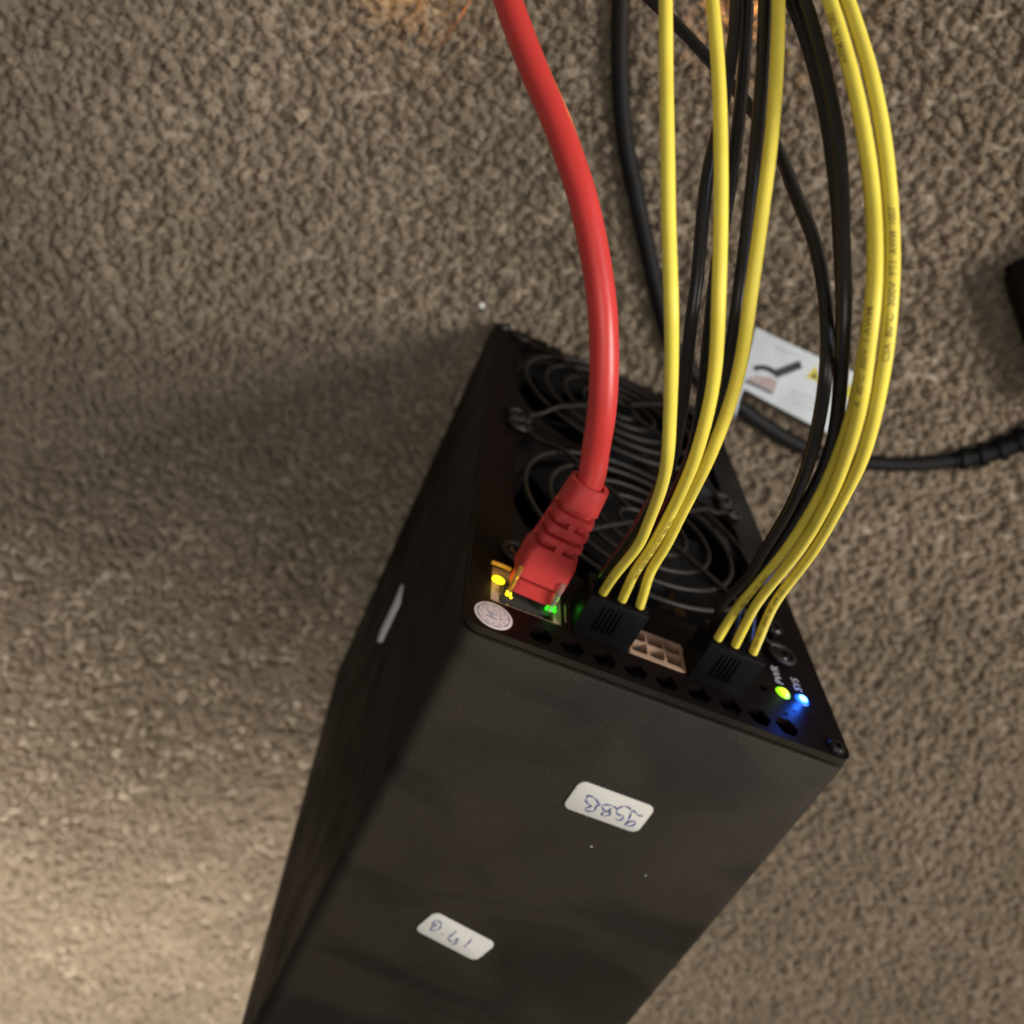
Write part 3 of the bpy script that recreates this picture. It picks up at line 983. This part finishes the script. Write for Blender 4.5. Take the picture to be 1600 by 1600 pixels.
def power_cable(loc, label, x0, yellows, blacks, z_row, dxs, prints):
    root = tag(empty('power_cable', loc), label, 'cable', 'six wire power cables plugged into the case')
    # plug housing
    xa, xb, za, zb = x0, x0 + 12.7, z_row - 6.2, z_row + 2.4
    mb = MB()
    mb.box((xa, -6.0, za), (xb, 9.2, zb))
    plug = mb.build('plug', M['plug'], root, bevel=.35)
    for i in range(5):
        mb = MB()
        a = xa + 3.6 + i * .95
        mb.box((a, 2.2, zb + .002), (a + .5, 8.0, zb + .42))
        mb.build('rib', M['plug'], plug, bevel=.1)
    mb = MB()
    mb.prism([(-1.2, 0.02), (9.9, 1.3), (9.9, 2.0), (6.0, 2.1), (2.0, 1.5), (-1.2, .9)], lambda a, b, t: (t, a, za - b), xa + 3.6, xb - 3.6)
    mb.build('latch', M['plug'], plug, bevel=.15)
    for i in range(3):
        for zz in (z_row, z_row - 4.1):
            mb = MB()
            mb.lathe([(1.75, 8.9), (1.75, 9.45), (1.25, 9.5)], (0, 0, 0), (0, 1, 0), 18)
            xx = (xa + 2.15 + i * 4.2)
            mb.v = [(a + xx, b, c + zz) for a, b, c in mb.v]
            mb.build('wire_collar', M['plug'], plug)
    for i, (pts, m, nm) in enumerate([(p, 'yellow', 'yellow_wire') for p in yellows] + [(p, 'black', 'black_wire') for p in blacks]):
        full = to_floor(pts, dxs[i], i * 14)
        path = catmull(full, 1.3)
        mb = MB()
        mb.tube(path, WR, 14)
        w = mb.build(nm, M[m], root, angle=80)
        for (j, start, txt, ang) in prints:
            if j == i:
                print_on_wire(path, start, txt, M['ink_wire'], w, ang)
    return root


power_cable((28.5, 0, 150), 'yellow and black wire power cable in the socket beside the red plug', 22.2,
            [L_YELLOW_1, L_YELLOW_2, L_YELLOW_3], [L_BLACK_1, L_BLACK_2, L_BLACK_3], 160.3, (-30, -22, -10, -26, -18, -14),
            [(1, 18, 'E198127  AWM 1007  18AWG  80\u00b0C  300V  VW-1', -.95)])
power_cable((54.5, 0, 150), 'yellow and black wire power cable in the socket next to the green and blue lights', 48.3,
            [R_YELLOW_1, R_YELLOW_2, R_YELLOW_3], [R_BLACK_1, R_BLACK_2, R_BLACK_3], 161.2, (-2, 4, 12, -120, -6, -12),
            [(0, 14, '80\u00b0C  300V  VW-1   1007  18AWG', -.6), (1, 88, 'A   80\u00b0C  300V  1 AWM', .5),
             (2, 8, '300V  VW-1   18AWG   1007   AWM   E521', .15), (2, 96, 'CSA  80\u00b0C  300V  FT1  AWM  1007', -.1), (1, 132, 'AWM I A  1007', .5)])

# ------------------------------------------------------------------ red network cable
eth = tag(empty('network_cable', (12.8, 0, 150)), 'thick red network cable with a ribbed red boot plugged into the case', 'cable')
B0, B1 = np.array((12.9, 0.6, 155.6)), np.array((14.0, 26.6, 152.6))
ax = (B1 - B0) / np.linalg.norm(B1 - B0)
sd = np.array((1.0, 0, 0)) - ax * ax[0]
sd /= np.linalg.norm(sd)
upv = np.cross(sd, ax)
LB = np.linalg.norm(B1 - B0)
mb = MB()
NS, NA = 170, 132
prof_s = [0, .3, 3.3, 3.5, 4.3, 9.6, 11.5, 14, 18, 22, 24.6, LB]
prof_w = [4.0, 4.5, 4.5, 4.7, 5.35, 5.35, 4.75, 4.6, 4.4, 4.2, 4.1, 4.0]
prof_h = [3.0, 3.4, 3.4, 3.6, 4.45, 4.45, 4.5, 4.5, 4.45, 4.35, 4.3, 4.15]
prof_e = [7, 7, 7, 7, 7, 7, 6, 4.8, 3.6, 2.8, 2.4, 2.2]
rows = [(11.8, 13.0, True), (14.4, 15.7, False), (17.1, 18.3, True), (19.8, 21.1, False)]
vs, fs = [], []
for i in range(NS + 1):
    s = LB * i / NS
    w, h, e = np.interp(s, prof_s, prof_w), np.interp(s, prof_s, prof_h), np.interp(s, prof_s, prof_e)
    da = np.linspace(0, 2 * math.pi, 4001)
    du, dt = np.sign(np.cos(da)) * np.abs(np.cos(da)) ** (2 / e) * w, np.sign(np.sin(da)) * np.abs(np.sin(da)) ** (2 / e) * h
    dl = np.concatenate([[0], np.cumsum(np.hypot(np.diff(du), np.diff(dt)))])
    sm = np.linspace(0, dl[-1], NA, endpoint=False)
    uu, tt = np.interp(sm, dl, du), np.interp(sm, dl, dt)
    for k_ in range(NA):
        u, t = float(uu[k_]), float(tt[k_])
        c, q = u / w, t / h
        f = 1.0
        for g0, g1, split in rows:
            if g0 < s < g1:
                if q > -.35 and (not split or abs(u) > .8):
                    f = .0
        if f == 0.0:
            u, t = u * (.80 if c > .8 else .86 if c < -.8 else .95), t - math.copysign(1.8, t) if abs(t) > 1.9 else t
        p = B0 + ax * s + sd * u + upv * t
        vs.append(tuple(p))
for i in range(NS):
    for k_ in range(NA):
        k2 = (k_ + 1) % NA
        fs.append((i * NA + k_, i * NA + k2, (i + 1) * NA + k2, (i + 1) * NA + k_))
fs.append(tuple(range(NA))[::-1])
lip, well = [], []                                   # open collar the cable comes out of
for k_ in range(NA):
    rel = np.array(vs[NS * NA + k_]) - B1
    lip.append(tuple(B1 + rel * .76))
    well.append(tuple(B1 + rel * .72 - ax * 2.0))
vs += lip + well
for lv in range(2):
    for k_ in range(NA):
        k2 = (k_ + 1) % NA
        fs.append(((NS + lv) * NA + k_, (NS + lv) * NA + k2, (NS + lv + 1) * NA + k2, (NS + lv + 1) * NA + k_))
fs.append(tuple((NS + 2) * NA + k_ for k_ in range(NA)))
mb.add(vs, fs)
mb.build('boot', M['boot'], eth, angle=35)
mb = MB()
mb.box((7.4, -11, 151.6), (18.4, -1.2, 158.6))
cp = mb.build('clear_plug', M['smoky'], eth, bevel=.3)
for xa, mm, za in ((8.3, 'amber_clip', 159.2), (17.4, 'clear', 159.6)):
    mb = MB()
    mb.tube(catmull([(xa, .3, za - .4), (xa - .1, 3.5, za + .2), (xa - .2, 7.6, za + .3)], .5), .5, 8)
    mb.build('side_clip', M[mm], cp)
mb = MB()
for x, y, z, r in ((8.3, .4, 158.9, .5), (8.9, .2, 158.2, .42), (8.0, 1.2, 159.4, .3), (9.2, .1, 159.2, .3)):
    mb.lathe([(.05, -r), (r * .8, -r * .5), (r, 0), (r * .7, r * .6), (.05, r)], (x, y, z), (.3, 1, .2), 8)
mb.build('lit_corner', M['led_yellow'], cp)  # LED glints on the clear plug, built as small glowing blobs
first = B1 - ax * 5
red_path = [tuple(first), tuple(B1 + ax * .5)] + [p for p in RED[1:]]
x, y, z = RED[-1]
red_path += [(x - 22, y + 20, z - 28), (x - 48, y + 48, z * .42), (x - 66, y + 92, 10), (x - 74, y + 160, 4), (x - 74, y + 300, 3.6)]
mb = MB()
mb.tube(catmull(red_path, 1.6), 2.7, 24)
mb.build('cable', M['red'], eth, angle=80)

# ------------------------------------------------------------------ black mains cord with its warning tag, adapter
cord = tag(empty('mains_cord', (100, 5, 2)), 'black mains cord lying on the carpet with a white warning tag', 'cord')
cpath = [(10, 380, 3), (-16, 260, 3), (-18, 170, 3.2)] + [(a, b, 2.9) for a, b, _ in CORD[:-2]] + [(188.5, 38.5, 3.4), (196.0, 52.0, 5.0)]
cp_ = catmull(cpath, 2.0)
mb = MB()
mb.tube(cp_, 2.75, 16)
mb.build('cable', M['cord'], cord, angle=80)
tail = cp_[-19:]
sl = MB()
sl.tube(tail, [3.2 + 1.6 * i / len(tail) for i in range(len(tail))], 16)
rel = sl.build('strain_relief', M['brick'], cord, angle=80)
for i in range(1, len(tail) - 2, 3):
    mb = MB()
    mb.tube(tail[i:i + 2], 4.3 + 1.6 * i / len(tail), 18)
    mb.build('rib', M['brick'], rel)
# tag: a bent vinyl flag folded round the cord
T4 = [np.array(p) for p in ((79.2, 35.7), (121.3, 35.7), (129.5, 12.6), (85.2, 15.4))]


def tag_pt(a, b):
    """bilinear sheet with a slight curl"""
    p = (T4[0] * (1 - a) + T4[1] * a) * (1 - b) + (T4[3] * (1 - a) + T4[2] * a) * b
    return (p[0], p[1], 6.2 + 2.2 * math.sin(a * 2.6 + .4) * (1 - b * .5) + .8 * b)


def tag_z(x, y):
    b = (35.7 - y) / 21.5
    return tag_pt((x - 79.2 - 6.0 * b) / (42.1 + 2.2 * b), b)[2]


mb = MB()
NA_, NB_ = 20, 12
vs = [tag_pt(i / NA_, j / NB_) for j in range(NB_ + 1) for i in range(NA_ + 1)]
n0 = len(vs)
vs += [(x, y, z - .35) for x, y, z in vs]
fs = []
for j in range(NB_):
    for i in range(NA_):
        q = (j * (NA_ + 1) + i, j * (NA_ + 1) + i + 1, (j + 1) * (NA_ + 1) + i + 1, (j + 1) * (NA_ + 1) + i)
        fs += [q, tuple(n0 + t for t in q[::-1])]
rim = [i for i in range(NA_ + 1)] + [j * (NA_ + 1) + NA_ for j in range(1, NB_ + 1)] + [NB_ * (NA_ + 1) + i for i in range(NA_ - 1, -1, -1)] + [j * (NA_ + 1) for j in range(NB_ - 1, 0, -1)]
for a, b in zip(rim, rim[1:] + rim[:1]):
    fs.append((a, b, b + n0, a + n0))
mb.add(vs, fs)
wt = tag(mb.build('warning_tag', M['tag'], cord, angle=60), 'white warning tag with a black arm pictogram and yellow triangles')
mb = MB()
mb.tube(catmull([(86.0, 15.8, 6.6), (86.4, 11.5, 6.9), (88.2, 6.8, 6.4), (90.0, 4.2, 3.0)], .6), 1.0, 8)
mb.v = [(x * 1.0, y, z) for x, y, z in mb.v]
mb.build('tag_loop', M['tag'], wt)


def print_poly(poly, m, dz):
    mb = MB()
    mb.add([(a, b, tag_z(a, b) + dz) for a, b in poly], [tuple(range(len(poly)))])
    mb.build('tag_print', M[m], wt, smooth=False)


def print_line(pts, w, m, dz):
    mb = MB()
    ribbon(mb, pts, w * 1.2, lambda a, b: (a, b, tag_z(a, b) + dz), False, 0.0)
    mb.build('tag_print', M[m], wt, smooth=False)


print_poly([(85.9, 18.6), (88.26, 21.6), (92.4, 22.7), (95.3, 22.6), (96.3, 18.9)], 'tag_pink', .10)
print_line([(85.6, 18.1), (91, 18.15), (96.3, 18.1)], .9, 'tag_black', .16)
print_line([(86.2, 22.95), (87.0, 24.0), (90.1, 25.1), (93.9, 25.0), (95.2, 26.4)], 1.9, 'tag_black', .16)
print_line([(93.2, 24.3), (96.0, 27.5), (99.2, 31.1)], 3.1, 'tag_black', .2)
print_poly([(103.3, 27.8), (104.2, 32.6), (109.3, 28.2)], 'tag_yellow', .10)
print_poly([(104.6, 28.6), (105.2, 30.6), (107.2, 28.7)], 'tag_black', .16)
print_poly([(117.6, 26.9), (118.8, 32.4), (123.6, 27.3)], 'tag_yellow', .10)
for a, b in (((101.3, 21.7), (114.9, 22.4)), ((102.0, 20.0), (113.9, 20.7)), ((100.8, 18.2), (114.0, 18.7)), ((88, 32.6), (99, 33.2)), ((118.5, 22.6), (125, 22.4)), ((119, 20.4), (125.5, 20.2))):
    print_line([a, ((a[0] + b[0]) / 2, (a[1] + b[1]) / 2 + .15), b], .55, 'tag_grey', .12)

# black adapter whose corner enters the picture on the right
mb = MB()
e1, e2, o0 = np.array((.80, -.60)), np.array((.60, .80)), np.array((142.8, 84.4))
poly = [tuple(o0 + e1 * a + e2 * b) for a, b in rrect(0, 0, 52, 74, 4, 5)]
mb.prism(poly, lambda a, b, t: (a, b, t), .4, 17)
adp = tag(mb.build('power_adapter', M['brick'], None, bevel=1.2), 'black plastic power adapter at the right edge of the picture', 'adapter')
mb = MB()
mb.prism([tuple(o0 + e1 * a + e2 * b) for a, b in rrect(6, 6, 46, 68, 3, 4)], lambda a, b, t: (a, b, t), 17.02, 17.25)
mb.build('rating_plate', M['plug'], adp, bevel=.1)

# ------------------------------------------------------------------ copper wire with amber beads added for an orange glow, and lint
glow_string = tag(empty('fairy_lights', (0, 100, 2)), 'thin copper wire of amber fairy lights at the top edge behind the cables', 'light string')
mb = MB()
mb.tube(catmull([(-150, 150, 2.2), (-90, 108, 2.5), (-62, 84, 3.0), (-52.4, 72.2, 2.8), (-49.2, 68.6, 2.2), (-47, 74, 2.0), (-40, 96, 2.2), (-10, 128, 2.2), (10, 126, 2.4), (26, 119, 3.0), (44, 128, 2.4), (80, 170, 2.0), (130, 240, 2.0)], 1.0), .16, 6)
mb.build('copper_wire', M['copper'], glow_string)
for x, y in ((-62.5, 85.0), (26.2, 119.4)):
    mb = MB()
    mb.lathe([(.1, 0), (.9, .4), (1.2, 1.2), (.9, 2.0), (.1, 2.4)], (x, y, 2.2), (0, 0, 1), 14)
    mb.build('bead', M['amber_bead'], glow_string)
    d = bpy.data.lights.new('bead_glow', 'POINT')
    d.energy, d.color, d.shadow_soft_size = (.013, (1.0, .55, .18), .0012) if x < 0 else (.034, (1.0, .45, .06), .0012)
    o = bpy.data.objects.new('bead_glow', d)
    COL.objects.link(o)
    o.location = Vector((x, y, 13.0 if x < 0 else 4.5)) * S
mb = MB()
mb.lathe([(.3, -.6), (1.0, -.2), (1.15, .3), (.7, .8), (.1, 1.0)], (-6.3, 3.75, 2.6), (.2, .1, 1), 10)
mb.v = [(x + random.uniform(-.15, .15), y + random.uniform(-.15, .15), z + random.uniform(-.15, .15)) for x, y, z in mb.v]
tag(mb.build('lint_speck', M['paper']), 'tiny white speck of lint on the carpet by the case corner', 'lint')

# grow the pile last, so that the steps above stay quick
md = pile.modifiers.new('pile', 'NODES')
md.node_group = ng
